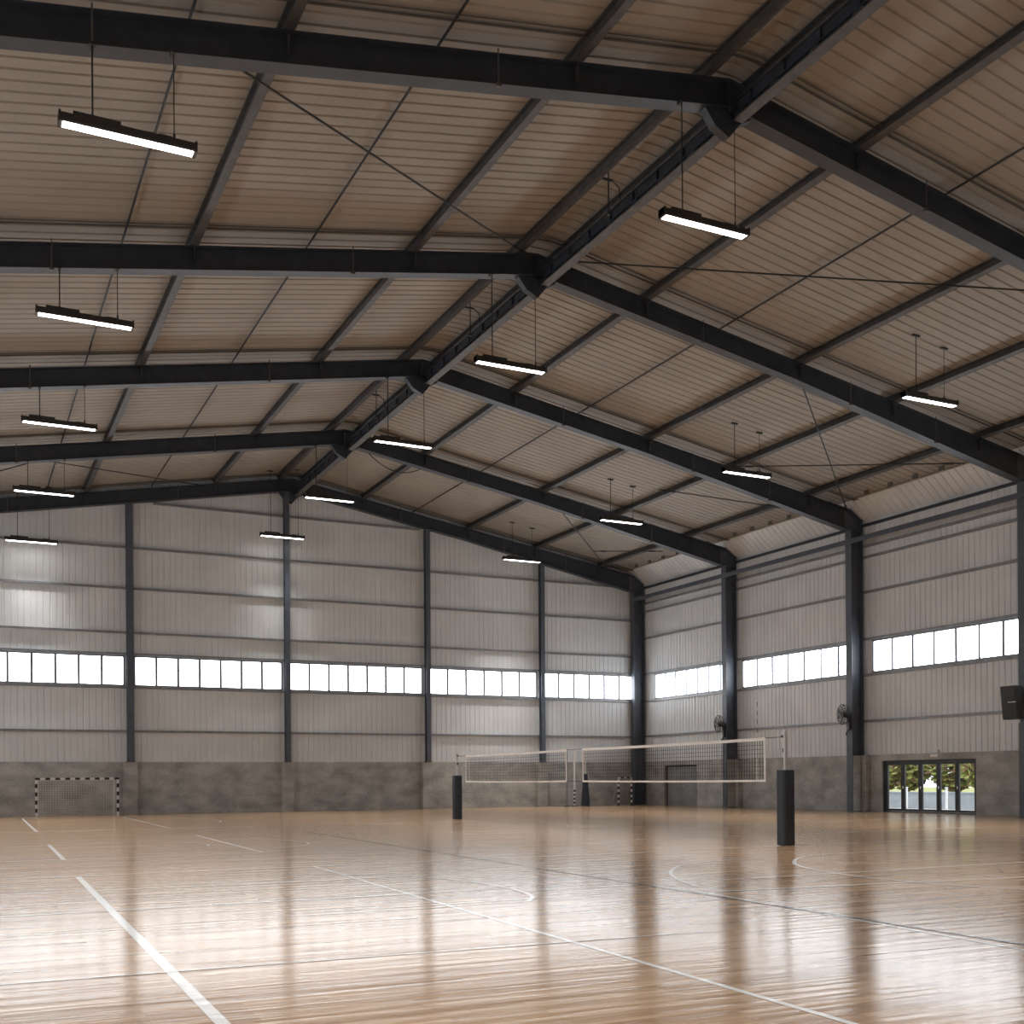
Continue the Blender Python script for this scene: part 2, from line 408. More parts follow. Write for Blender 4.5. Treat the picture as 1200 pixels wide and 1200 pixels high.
# ---- glazed doors
def prt(name, m_, par, fn, bevel=0, label=None):
    mb = MB(); fn(mb); o = mb.build(name, m_, par, bevel); 
    if label: o['label'] = label
    return o
y0, y1, h = D1
fx0, fx1 = XW+.10, XW+.20
d1 = MB(); d1.box(fx0, fx1, y0, y1, h-.10, h); d1.box(fx0, fx1, y0, y0+.09, 0, h-.10); d1.box(fx0, fx1, y1-.14, y1, 0, h-.10); d1.box(fx0, fx1, y0+.09, y1-.14, .0, .05)
door1 = tag(d1.build('door_1', M['frame_dark']), kind='structure')
ya, yb = y0+.09, y1-.14; pw = (yb-ya)/5
for i in range(5):
    a, b = ya+i*pw+.004, ya+(i+1)*pw-.004
    wds = .10
    lf = prt('door_leaf', M['frame_dark'], door1, lambda mb: [mb.box(fx0+.01, fx1-.02, a, a+wds, .055, h-.100), mb.box(fx0+.01, fx1-.02, b-wds, b, .055, h-.100),
        mb.box(fx0+.01, fx1-.02, a+wds, b-wds, .055, .15), mb.box(fx0+.01, fx1-.02, a+wds, b-wds, h-.19, h-.100)])
    prt('glass_pane', M['glass'], lf, lambda mb: mb.box(fx0+.035, fx0+.045, a+wds, b-wds, .15, h-.19))
    if i < 4:
        prt('door_handle', M['silver'], lf, lambda mb: (mb.tube((fx0-.05, b-wds/2, .98), (fx0-.05, b-wds/2, 1.10), .018), mb.box(fx0-.05, fx0+.01, b-wds/2-.012, b-wds/2+.012, 1.03, 1.05)))
# ---- steel doors in the far recess
y0, y1, h = D2
d2 = MB(); d2.box(XW+.12, XW+.2, y0, y1, h-.08, h); d2.box(XW+.12, XW+.2, y0, y0+.08, 0, h-.08); d2.box(XW+.12, XW+.2, y1-.08, y1, 0, h-.08)
door2 = tag(d2.build('door_2', M['frame_dark']), kind='structure')
for a, b in ((y0+.08, y0+1.504), (y0+1.506, y1-.08)):
    lf = prt('door_leaf', M['doorgrey'], door2, lambda mb: (mb.box(XW+.14, XW+.19, a, b, .0, h-.08), mb.box(XW+.125, XW+.14, a+.15, b-.15, .2, .95), mb.box(XW+.125, XW+.14, a+.15, b-.15, 1.15, h-.25)), .004)
    prt('door_handle', M['silver'], lf, lambda mb: (mb.tube((XW+.08, (y0+y1)/2+(.12 if a > y0+1 else -.12), 1.05), (XW+.08, (y0+y1)/2+(.24 if a > y0+1 else -.24), 1.05), .014), mb.box(XW+.08, XW+.14, (y0+y1)/2+(.12 if a > y0+1 else -.14), (y0+y1)/2+(.14 if a > y0+1 else -.12), 1.03, 1.07)))

# ================================================================== STEEL FRAME
PUR = [-1.5, 5.29, 11.1, 14.2, 15.34, 18.45, 24.28, 28.25, 32.3]
def depth(x):
    if x > 24: return .60 + .32*(x-24)/(XC-24)
    if x < 0: return .58 + .32*(-x)/4.88
    return .60
XCL = 2*XR-XC
frame_lbl = ['steel portal frame against the far end wall, smallest of the five', 'second steel portal frame from the far end wall, between far goal lamps',
             'third steel portal frame from the far end wall, in the middle of the roof', 'fourth steel portal frame from the far end, its column beside the black loudspeaker',
             'nearest and largest steel portal frame, crossing the top of the view',
             'steel portal frame over the camera, above the view', 'steel portal frame behind the camera, out of view']
frames = []
for k in range(7):
    y = YK(k) if k else YE-.30
    root = tag(empty('portal_frame', (0, 0, 0)), frame_lbl[k], 'steel frame', 'portal frames of the hall')
    for xs in ([XCL+.2, 0, XR-.005], [XR+.005, 24, XC-.2]):
        mb = MB(); T = [(x, zt(x)) for x in xs]; Bm = [(x, zt(x)-depth(x)) for x in xs]
        mb.prism([(x, z-.02) for x, z in T] + [(x, z+.02) for x, z in Bm][::-1], y-.012, y+.012)
        mb.prism([(x, z) for x, z in T] + [(x, z-.025) for x, z in T][::-1], y-.17, y+.17)
        mb.prism([(x, z+.025) for x, z in Bm] + [(x, z) for x, z in Bm][::-1], y-.18, y+.18)
        mb.build('rafter', M['steel'], root)
    for sgn, xi in ((1, XC), (-1, XCL)):
        xo = xi + sgn*.66; mb = MB()
        zi = zt(xi)-depth(xi)+.03
        zo = zt(xi+sgn*.2)
        for a, b in ((xi, xi+sgn*.03), (xo-sgn*.03, xo)):
            a, b = sorted((a, b)); mb.box(a, b, y-.18, y+.18, 0, zi if a in (xi, xi-.03) or b in (xi, xi+.03) else zo-.35)
        a, b = sorted((xi+sgn*.03, xo-sgn*.03)); mb.box(a, b, y-.013, y+.013, .0, zi)
        # knee panel joining rafter and column
        pts = [(xi-sgn*.2, zi), (xi-sgn*.2, zt(xi-sgn*.2)), (xi+sgn*.02, zt(xi+sgn*.02)), (xo, zo-.42), (xo, zi)]
        mb.prism(pts if sgn > 0 else pts[::-1], y-.013, y+.013)
        mb.prism([(xi-sgn*.2, zt(xi-sgn*.2)), (xi+sgn*.02, zt(xi)), (xo, zo-.40), (xo, zo-.44), (xi+sgn*.02, zt(xi)-.04), (xi-sgn*.2, zt(xi-sgn*.2)-.025)], y-.15, y+.15)
        mb.box(min(xi, xo), max(xi, xo), y-.17, y+.17, zi-.02, zi+.02)
        a, b = sorted((xi-sgn*.01, xo+sgn*.01)); mb.box(a, b, y-.2, y+.2, 0, .03)
        mb.build('column', M['steel_post'], root)
        if k and sgn > 0:   # concrete-cased foot of the column
            mb = MB(); mb.box(xi+.035, xi+.49, y-.19, y+.19, .03, ZC-.02); mb.build('concrete_casing', M['concrete'], root, .01)
    mb = MB(); mb.box(XR-.02, XR+.02, y-.14, y+.14, zt(XR)-.66, zt(XR)); mb.build('apex_plate', M['steel'], root)
    mb = MB(); zb_ = zt(XR)-.62
    mb.prism([(XR-.60, zb_-.10), (XR-.45, zb_+.0), (XR-.05, zb_-.02), (XR+.45, zb_-.0), (XR+.62, zb_-.08), (XR+.30, zb_-.26), (XR+.02, zb_-.60), (XR-.35, zb_-.42)], y-.11, y+.11)
    mb.build('apex_bracket', M['steel'], root, .01)
    for x in PUR[1:]:
        if abs(x-XR) < 1: 
            continue
        mb = MB(); mb.box(x-.008, x+.008, y-.145, y-.013, zt(x)-.40, zt(x)-.03); mb.box(x-.10, x+.10, y-.16, y+.16, zt(x)-.01, zt(x)+.012)
        mb.build('stiffener', M['purlin'], root)
    for x in (2.03, 9.33, 20.42, 26.27, 30.07):
        zz = zt(x); mb = MB(); mb.tube((x, y-.165, zz-depth(x)-.05), (x, y-.165, zz+.08), .016, 6)
        mb.box(x-.06, x+.05, y-.20, y-.13, zz-depth(x)-.05, zz-depth(x)+.01)
        mb.build('hanger_clip', M['bridging'], root)
    frames.append(root)

# ---- purlins
pl = {-1.5: 'steel roof purlin nearest the left eave', 5.29: 'roof purlin on the left slope nearest the left row of lamps', 11.1: 'roof purlin in the middle of the left slope',
      14.2: 'roof purlin just left of the ridge', 15.34: 'roof purlin just right of the ridge, above the ridge beam', 18.45: 'first purlin down the right slope from the ridge beam',
      24.28: 'second purlin down the right slope from the ridge beam', 28.25: 'third purlin down the right slope, beside the right row of lamps', 32.3: 'roof purlin nearest the right eave'}
for x in PUR:
    sl = SLL if x < XR else -SLR
    zb = zt(x)+.014; hgt = .235
    mb = MB(); y0, y1 = YF+.1, YE-.03
    def PZ(dx, dz): return (x+dx-dz*sl, zb+dz+dx*sl)
    for poly in ([(-.10, 0), (.10, 0), (.10, .022), (-.10, .022)], [(-.011, .022), (.011, .022), (.011, hgt-.022), (-.011, hgt-.022)], [(-.10, hgt-.022), (.10, hgt-.022), (.10, hgt), (-.10, hgt)]):
        mb.prism([PZ(*p) for p in poly], y0, y1)
    tag(mb.build('roof_purlin', M['purlin']), pl[x], 'purlin', 'roof purlins')
# ---- tie rods parallel to the purlins
for x, lb in ((3.63, 'thin steel tie rod running along the roof above the left row of lamps'), (8.2, 'thin steel tie rod between the two left slope purlins'), (21.24, 'thin steel tie rod between the first two purlins of the right slope')):
    mb = MB(); mb.tube((x, YF+.1, zc(x)-.10), (x, YE-.05, zc(x)-.10), .028, 8)
    tag(mb.build('tie_rod', M['rod']), lb, 'rod', 'tie rods along the roof')
# ---- bridging bars: a pair of thin tubes following both slopes near every frame
for k, lb in zip(range(5), ('at the far end wall', 'by the second frame from the far wall', 'by the third frame from the far wall', 'by the fourth frame from the far wall', 'by the nearest frame')):
    y = YK(k)-.62; mb = MB()
    for dy, r in ((0, .026), (-.17, .016)):
        P = [(x, y+dy, zc(x)-.05) for x in (XL+1.0, XR-.3, XR+.3, XK)]
        mb.path(P, r, 6)
    tag(mb.build('bridging_bar', M['bridging']), 'pair of thin bars under the roof sheets ' + lb, 'bar', 'bridging bars under the roof')
# ---- ridge beam, one length per bay
rl = ['in the bay against the far end wall', 'second bay from the far end wall', 'third bay from the far end wall', 'in the bay between the two nearest frames', 'nearest one, leaving the top of the view']
for k in range(5):
    ya = YK(k+1)+.16; yb = (YK(k) if k else YE-.30)-.16
    root = tag(empty('ridge_beam', (14.97, ya, 15.44)), 'dark slotted ridge beam ' + rl[k], 'beam', 'ridge beams between the frames')
    L = yb-ya
    mb = MB(); mb.box(-.13, .13, 0, L, 0, .035); mb.box(.09, .13, 0, L, .035, .12); mb.build('bottom_flange', M['purlin'], root)
    mb = MB(); mb.box(-.10, .10, 0, L, .13, .155); mb.box(-.03, -.01, 0, L, .155, .40); mb.box(-.10, .10, 0, L, .40, .425)
    n = 8
    for i in range(n):
        yy = L*(i+.5)/n; mb.box(-.09, .08, yy-.008, yy+.008, .155, .40)
    mb.build('beam_web', M['steel'], root)
    mb = MB(); n = 7
    for i in range(n+1):
        yy = (L-.25)*i/n; mb.box(-.08, .09, yy, yy+.25, .035, .13)
    mb.build('spacer', M['steel'], root)

# ---- roof bracing rods
def low(x): return zt(x)-.12
br = [((3.6, YK(4)+.1), (14.6, YK(3)-.15), 'crossing the nearest left roof bay'), ((14.95, YK(3)-.2), (27.2, YK(4)+.1), 'crossing the nearest right roof bay'),
      ((24.3, YK(3)+.15), (34.3, YK(2)-.1), 'steep one beside the right row of lamps'), ((28.0, YK(2)-.6), (33.4, YK(3)+1.6), 'flat one above the second right window bay'),
      ((1.2, YK(1)+.1), (10.6, YE-.6), 'in the farthest left roof bay'), ((-3.5, YK(0)-.8), (3.4, YK(1)+1.2), 'rising left in the farthest left bay'),
      ((24.8, YK(1)+.2), (32.4, YE-.9), 'in the farthest right roof bay'), ((30.3, 51.7), (32.6, 48.6), 'short one in the farthest right bay'),
      ((27.4, YK(2)+4.0), (32.6, YK(2)+1.5), 'in the third right bay from the camera')]
for (xa, ya), (xb, yb), lb in br:
    mb = MB(); mb.tube((xa, ya, low(xa)), (xb, yb, low(xb)), .024, 8)
    for (x, y_), (x2, y2) in (((xa, ya), (xb, yb)), ((xb, yb), (xa, ya))):
        d = Vector((x2-x, y2-y_, low(x2)-low(x))).normalized(); p = Vector((x, y_, low(x))); mb.tube(p+d*.4, p+d*.75, .04, 8)
    tag(mb.build('bracing_rod', M['rod']), 'thin dark roof bracing rod ' + lb, 'rod', 'roof bracing rods')
# ---- cable slung below the right slope near the ridge, far bay
mb = MB(); A = Vector((15.6, 45.2, 15.25)); B_ = Vector((18.6, 46.2, 15.35)); pts = []
for i in range(17):
    t = i/16; p = A.lerp(B_, t); p.z -= .55*4*t*(1-t); pts.append(p)
mb.path(pts, .02, 6)
tag(mb.build('electric_cable', M['rod']), 'dark cable sagging in a curve beside the far ridge', 'cable')
for y_, lb in ((23.89, 'nearest'), (32.26, 'middle'), (41.1, 'farthest')):
    mb = MB(); x_ = 14.5; t_ = zc(x_)-.02
    mb.tube((x_, y_, 15.45), (x_, y_, t_), .018, 8); mb.box(x_-.22, x_+.12, y_-.03, y_+.03, t_-.26, t_-.22)
    mb.path([(x_+.12, y_, t_-.24), (x_+.30, y_, t_-.36), (14.86, y_, 15.84)], .014, 6); mb.box(x_-.04, x_+.04, y_-.04, y_+.04, 15.40, 15.47)
    tag(mb.build('conduit_drop', M['rod']), 'thin T-shaped conduit drop left of the ridge beam, %s of three' % lb, 'conduit', 'conduit drops by the ridge beam')
# ---- cable with clips below the right eave
for k, lb in ((1, 'in the farthest bay'), (2, 'in the second farthest bay'), (3, 'in the bay beside the glass doors')):
    mb = MB(); ya, yb = YK(k)+.4, YK(k-1)-.5; n = 12; P = []
    for i in range(n+1): P.append((33.75, ya+(yb-ya)*i/n, zc(33.75)-.16-(.03 if i % 2 else 0)))
    mb.path(P, .012, 6)
    for i in range(0, n, 2): mb.box(33.73, 33.77, P[i][1]-.12, P[i][1]+.12, P[i][2]-.03, P[i][2]+.14)
    tag(mb.build('clipped_cable', M['bridging']), 'thin clipped cable under the right eave ' + lb, 'cable', 'clipped cables under the right eave')

# ---- end wall posts
pn_ = {-.2: 'end wall steel post at the left edge of the view', 7.16: 'end wall steel post right of the striped goal', 14.52: 'end wall steel post under the roof ridge', 21.91: 'end wall steel post behind the left net', 28.62: 'end wall steel post nearest the right corner'}
for x in POSTS:
    mb = MB(); ztp = zt(x)-depth(x)-.02 if x > 0 else zt(x)-depth(x)-.02
    y0, y1 = YE-.44, YE-.15
    w_ = .15 if x < 10 else .12
    mb.box(x-w_, x+w_, y0, y0+.02, ZC, ztp); mb.box(x-w_, x+w_, y1-.02, y1, ZC, ztp); mb.box(x-.01, x+.01, y0+.02, y1-.02, ZC, ztp); mb.box(x-w_-.03, x+w_+.03, y0-.03, y1+.01, ZC-.008, ZC+.03)
    tag(mb.build('wind_post', M['steel_post']), pn_[x], 'steel post', 'end wall posts')
# ---- horizontal rails on the walls
gl = {3.85: 'lowest, just above the concrete', 5.87: 'under the window band', 7.42: 'over the window band', 8.41: 'first above the windows', 10.46: 'second above the windows', 12.35: 'third above the windows', 14.5: 'topmost, under the roof ridge'}
for z, lb in gl.items():
    mb = MB(); hw = 0
    xa, xb = XL+.15, XW-.15
    if z > 12.6:
        xa, xb = XR-(zt(XR)-.6-z)/SLL+.3, XR+(zt(XR)-.6-z)/SLR-.3
        xa, xb = max(xa, 6.2), min(xb, 22.8)
    mb.box(xa, xb, YE-.145, YE-.005, z-.045, z-.028); mb.box(xa, xb, YE-.145, YE-.005, z+.028, z+.045); mb.box(xa, xb, YE-.145, YE-.125, z-.028, z+.028)
    tag(mb.build('wall_rail', M['girt']), 'horizontal steel rail on the end wall, ' + lb, 'wall rail', 'end wall rails')
gr = {3.88: 'lowest, just above the concrete', 5.87: 'under the window band', 7.42: 'over the window band', 9.44: 'first one well above the windows', 10.95: 'second above the windows', 11.42: 'topmost, behind the long strut'}
for z, lb in gr.items():
    mb = MB(); mb.box(XW-.125, XW-.005, YF+.1, YE-.16, z-.05, z-.03); mb.box(XW-.125, XW-.005, YF+.1, YE-.16, z+.03, z+.05); mb.box(XW-.125, XW-.108, YF+.1, YE-.16, z-.03, z+.03)
    tag(mb.build('wall_rail', M['girt']), 'horizontal steel rail on the right wall, ' + lb, 'wall rail', 'right wall rails')
mb = MB(); mb.box(XC-.13, XC-.015, YF+.2, YE-.6, 11.48, 11.68)
tag(mb.build('eave_strut', M['steel_post'], bevel=.015), 'long square steel strut across the heads of the right wall columns', 'steel strut')

# ================================================================== LAMPS
def lamp_proto(zroof):
    root = empty('linear_lamp')
    L = 2.16
    mb = MB(); mb.prism([(-.09, 0), (-.11, .03), (-.09, .15), (.09, .15), (.11, .03), (.09, 0)], -L/2, L/2, 'x')
    hs = mb.build('housing', M['lampbody'], root, .006)
    mb = MB(); mb.box(-L/2+.22, -L/2+.95, -.07, .07, .151, .22); mb.build('driver_box', M['lampbody'], hs, .01)
    mb = MB(); mb.box(L/2-.62, L/2-.40, -.05, .05, .151, .185); mb.build('junction_box', M['lampbody'], hs, .005)
    mb = MB(); mb.box(-L/2+.06, L/2-.06, -.09, .09, -.012, -.001); mb.build('diffuser', M['led'], root, .008)['label'] = 'glowing white diffuser'
    la = bpy.data.lights.new('lamp_light', 'AREA'); la.shape = 'RECTANGLE'; la.size = L-.2; la.size_y = .12; la.energy = LAMP_WATTS
    la.color = (1.0, .98, .96); la.spread = math.radians(68)
    lo = bpy.data.objects.new('lamp_light', la); COL.objects.link(lo); lo.location = (0, 0, -.02); lo.parent = root
    for x in (-L/2, L/2-.035):
        mb = MB(); mb.box(x, x+.035, -.12, .12, -.014, .165); mb.build('end_cap', M['lampbody'], hs, .005)
    return root
proto = lamp_proto(0); scan(proto)
rowname = {'L': 'left row', 'C': 'middle row under the ridge', 'R': 'right row'}
ordn = ['nearest and largest', 'second nearest', 'third nearest', 'fourth nearest', 'farthest and smallest']
rows = {'L': [(2.58, 19.30, 12.02), (2.75, 28.10, 12.30), (2.85, 36.90, 12.37), (2.97, 45.70, 12.36), (2.97, 53.85, 12.09)],
        'C': [(14.05, 19.30, 12.98), (13.85, 28.10, 12.93), (14.00, 36.90, 13.18), (14.03, 45.70, 13.25), (14.06, 53.45, 13.19)],
        'R': [(26.33, 24.90, 12.77), (26.50, 33.90, 12.80), (26.40, 42.60, 12.83), (26.20, 52.00, 12.76)]}
for r_, x_, z_ in (('L', 2.6, 12.1), ('C', 14.0, 13.0), ('R', 26.4, 12.8)):
    for y_ in (YK(5)-.22, YK(6)-.22): rows[r_].append((x_, y_ + (5.4 if r_ == 'R' else 0), z_))  # unseen lamps added above and behind the camera to brighten the near floor
cabs = {'L': (-.56, .72), 'C': (-.56, .78), 'R': (-.55, .60)}
first = True
for rn, spots in rows.items():
    for i, (x, y, z) in enumerate(spots):
        if first: o = proto; first = False
        else: o = dup(proto)
        o.location = (x, y, z)
        out_of_view = y < 17
        if y > 53:      # the two lamps hard against the end wall burn dimmer
            lo = [c for c in COL.objects if c.parent == o and c.type == 'LIGHT'][0]; lo.data = lo.data.copy(); lo.data.energy = 45
        nm = ordn[min(i, 4)] if not (rn == 'R' and i == 3) else 'farthest and smallest'
        tag(o, 'linear lamp added to the %s, %s the camera out of view' % (rowname[rn], 'above' if y > 5.5 and not (rn == 'R' and y < 8) else 'behind') if out_of_view else '%s hanging linear lamp of the %s' % (nm, rowname[rn]), 'lamp', 'hanging linear lamps')
        onframe = rn != 'R' and i != 4
        for dx in cabs[rn]:
            xx = x+dx
            top = zt(xx)-depth(xx)-.01 if onframe else zc(xx)-.015
            mb = MB(); mb.tube((dx, 0, .15), (dx, 0, top-z), .014 if dx < 0 else .009, 6)
            mb.tube((dx, 0, .15), (dx, 0, .26), .022, 6)
            if onframe: mb.box(dx-.04, dx+.04, -.05, .12, top-z-.04, top-z)
            else: mb.box(dx-.14, dx+.14, -.03, .03, top-z-.05, top-z)
            mb.build('cable', M['rod'], o)

# ================================================================== VOLLEYBALL
PA = Vector((16.28, 19.55, 0)); PB = Vector((16.97, 39.27, 0)); DV = (PB-PA).normalized()
ang = math.atan2(DV.y, DV.x)
def vb_post(label, loc, side):
    root = tag(empty('volleyball_post', loc, ang), label, 'net post', 'padded volleyball posts')
    mb = MB(); mb.tube((0, 0, 0), (0, 0, 2.50), .042, 20); mb.build('pole', M['silver'], root, smooth=False)
    mb = MB(); mb.tube((0, 0, 2.50), (0, 0, 2.54), .050, 20); mb.build('cap', M['white'], root)
    mb = MB(); ch = .05; a = .160
    mb.prism([(-a, -a+ch), (-a+ch, -a), (a-ch, -a), (a, -a+ch), (a, a-ch), (a-ch, a), (-a+ch, a), (-a, a-ch)], .01, 1.66, 'z'); pd = mb.build('pad', M['pad'], root, .02)
    mb = MB(); mb.tube((side*.04, 0, 2.40), (side*.12, 0, 2.40), .03, 10); mb.box(side*.05-.015, side*.05+.015, -.03, .03, 2.05, 2.14); mb.build('pulley', M['purlin'], root)
    mb = MB()
    for z_ in (.45, .85, 1.25): mb.box(-a-.004, -a+.001, -.10, .10, z_, z_+.03)
    mb.build('pad_strap', M['black'], pd)
    return root
vb_post('nearer padded volleyball post, right of the nets', PA, 1)
vb_post('farther padded volleyball post, left of the nets', PB, -1)
def vb_net(label, t0, t1, cols):
    p = PA + DV*t0; L = t1-t0
    root = tag(empty('volleyball_net', (p.x, p.y, 0), ang), label, 'volleyball net', 'volleyball nets')
    zt_, zb = 2.40, 1.40
    def sag(t): return -.015*4*(t/L)*(1-t/L)
    def band(za, zb_, th, name, label=None):
        mb = MB(); n = 24
        for i in range(n):
            a, b = L*i/n, L*(i+1)/n
            mb.prism([(a, za+sag(a)), (b, za+sag(b)), (b, zb_+sag(b)), (a, zb_+sag(a))], -th, th)
        mb.build(name, M['netband'], root)
    band(zt_-.07, zt_, .006, 'top_band'); band(zb, zb+.05, .006, 'bottom_band')
    mb = MB(); mb.box(0, .05, -.0055, .0055, zb+.05, zt_-.07); mb.build('side_band', M['netband'], root)
    mb = MB(); mb.box(L-.05, L, -.0055, .0055, zb+.05, zt_-.07); mb.build('side_band', M['netband'], root)
    mb = MB(); n = int(L/.10); r = .0035
    for i in range(1, n):
        a = L*i/n; mb.box(a-r, a+r, -r, r, zb+.05+sag(a), zt_-.07+sag(a))
    for j in range(1, 9):
        zz = zb+.05+(zt_-zb-.12)*j/9
        for i in range(12):
            a, b = L*i/12, L*(i+1)/12
            mb.prism([(a, zz-r+sag(a)), (b, zz-r+sag(b)), (b, zz+r+sag(b)), (a, zz+r+sag(a))], -r, r)
    mb.build('netting', M['cord'], root)
    return root
def antenna(par, x, red=True):
    mb = MB(); mb.box(x-.025, x+.025, -.012, -.0062, 1.42, 2.34); mb.build('antenna_sleeve', M['netband'], par)
    mb = MB()
    for i in range(18):
        mb.cur = i % 2; mb.tube((x, -.018, 1.42+i*.1), (x, -.018, 1.52+i*.1), .006, 6)
    mb.build('antenna', [M['netband'], M['cord']], par)
n1 = vb_net('nearer volleyball net, beside the large padded post', .71, 9.53, 0)
antenna(n1, .32)
n2 = vb_net('farther volleyball net, beside the small padded post', 10.58, 18.85, 0)
antenna(n2, 8.27-.35)
mb = MB(); pts = []
for a, b, z in ((.06, .71, 2.385), (9.53, 10.58, 2.385), (18.85, 19.66, 2.385), (9.53, 10.58, 1.42)):
    mb.tube(PA+DV*a+Vector((0,0,z)), PA+DV*b+Vector((0,0,z)), .007, 6)
tag(mb.build('net_cord', M['cord']), 'dark tension cord joining both nets to the padded posts', 'cord')

# ================================================================== GOALS
def striped(mb, p, q, r, n, start=0):
    p = Vector(p); q = Vector(q)
    for i in range(n):
        mb.cur = (i+start) % 2
        a = p.lerp(q, i/n); b = p.lerp(q, (i+1)/n); d = (q-p).normalized()
        # square section
        if abs(d.z) > .5: mb.box(a.x-r, a.x+r, a.y-r, a.y+r, min(a.z, b.z), max(a.z, b.z))
        else: mb.box(min(a.x, b.x), max(a.x, b.x), a.y-r, a.y+r, a.z-r, a.z+r)
GX0, GX1, GY, GH = 3.06, 6.45, 53.35, 1.66
g = tag(empty('goal', ((GX0+GX1)/2, GY, 0)), 'wide black and white striped goal standing against the end wall', 'goal')
hw = (GX1-GX0)/2
for sx, in ((-hw,), (hw,)):
    mb = MB(); striped(mb, (sx, 0, 0), (sx, 0, GH-.045), .045, 9); mb.build('post', [M['white'], M['black']], g)
mb = MB(); striped(mb, (-hw-.045, 0, GH), (hw+.045, 0, GH), .045, 17, 1); mb.build('crossbar', [M['white'], M['black']], g)
mb = MB()
for sx in (-hw+.12, hw-.12):
    mb.tube((sx, .04, GH-.05), (sx, .55, GH-.08), .015); mb.tube((sx, .55, GH-.08), (sx, .85, .03), .02); mb.tube((sx, .85, .03), (sx, .04, .03), .02)
mb.tube((-hw+.12, .85, .03), (hw-.12, .85, .03), .02); mb.tube((-hw+.12, .55, GH-.08), (hw-.12, .55, GH-.08), .012)
mb.build('rear_frame', M['silver'], g)
mb = MB(); nx, nz = 30, 15
def NP(i, j):
    u = i/nx; v = j/nz
    x = -hw+.10+(2*hw-.2)*u; yb = .50+.32*v+.04*math.sin(9*u+5*v)
    zz = (GH-.09)*(1-v)+.03*v
    return (x, yb, zz)
for i in range(nx+1):
    for j in range(nz): mb.tube(NP(i, j), NP(i, j+1), .0065, 4)
for j in range(nz+1):
    for i in range(nx): mb.tube(NP(i, j), NP(i+1, j), .0065, 4)
for s_ in (-1, 1):
    for j in range(0, nz+1):
        p = NP(0 if s_ < 0 else nx, j); mb.tube(p, (s_*(hw-.05), .03, p[2]), .006, 4)
    for t in (.25, .5, .75): mb.tube((s_*(hw-.1), .04+.46*t, GH-.06), (s_*(hw-.1), .04+.78*t, .04), .006, 4)
for i in range(0, nx+1): mb.tube(NP(i, 0), (NP(i, 0)[0], .03, GH-.03), .006, 4)
mb.build('goal_net', M['whitecord'], g)
# goal frame seen almost edge on by the far corner
g2 = tag(empty('goal', (33.2, 53.4, 0)), 'narrow striped goal frame by the end wall, seen behind the nearer net', 'goal')
for sx in (-.42, .42):
    mb = MB(); striped(mb, (sx, 0, 0), (sx, 0, 1.50), .04, 10, 1); mb.build('post', [M['white'], M['black']], g2)
mb = MB(); striped(mb, (-.46, 0, 1.54), (.46, 0, 1.54), .04, 5, 0); mb.build('crossbar', [M['white'], M['black']], g2)
mb = MB(); mb.tube((-.42, .045, .04), (-.42, .7, .04), .02); mb.tube((.42, .045, .04), (.42, .7, .04), .02); mb.tube((-.42, .7, .04), (.42, .7, .04), .02); mb.tube((-.42, .7, .04), (-.42, .045, 1.5), .015); mb.tube((.42, .7, .04), (.42, .045, 1.5), .015); mb.build('rear_frame', M['silver'], g2)
# spare poles stored by the end wall
for x, lb, st in ((29.58, 'tall plain grey pole standing by the end wall between the nets', 0), (30.05, 'tall white pole with a striped foot beside the grey pole', 1)):
    o = tag(empty('spare_post', (x, 53.5, 0)), lb, 'pole')
    mb = MB(); mb.tube((0, 0, .9 if st else .04), (0, 0, 3.05), .05, 14); mb.build('pole', M['white'] if st else M['girt'], o)
    if st:
        mb = MB()
        for i in range(8):
            mb.cur = i % 2; mb.tube((0, 0, .04+i*.1075), (0, 0, .04+(i+1)*.1075), .052, 14)
        mb.build('striped_foot', [M['white'], M['black']], o)
    mb = MB(); mb.tube((0, 0, 0), (0, 0, .04), .16, 20); mb.build('base_plate', M['steel'], o)
    mb = MB(); mb.tube((0, 0, 3.05), (0, 0, 3.09), .055, 14); mb.build('cap', M['silver'], o)
o = tag(empty('spare_post', (30.62, 53.3, 0)), 'short pole in a dark tapered pad at the end wall, left of the narrow goal', 'pole')
mb = MB(); mb.tube((0, 0, 0), (0, 0, 3.0), .04, 14); mb.build('pole', M['white'], o)
mb = MB(); mb.tube((0, 0, .01), (0, 0, 1.75), .26, 8, .13); mb.build('pad', M['pad'], o, .02)

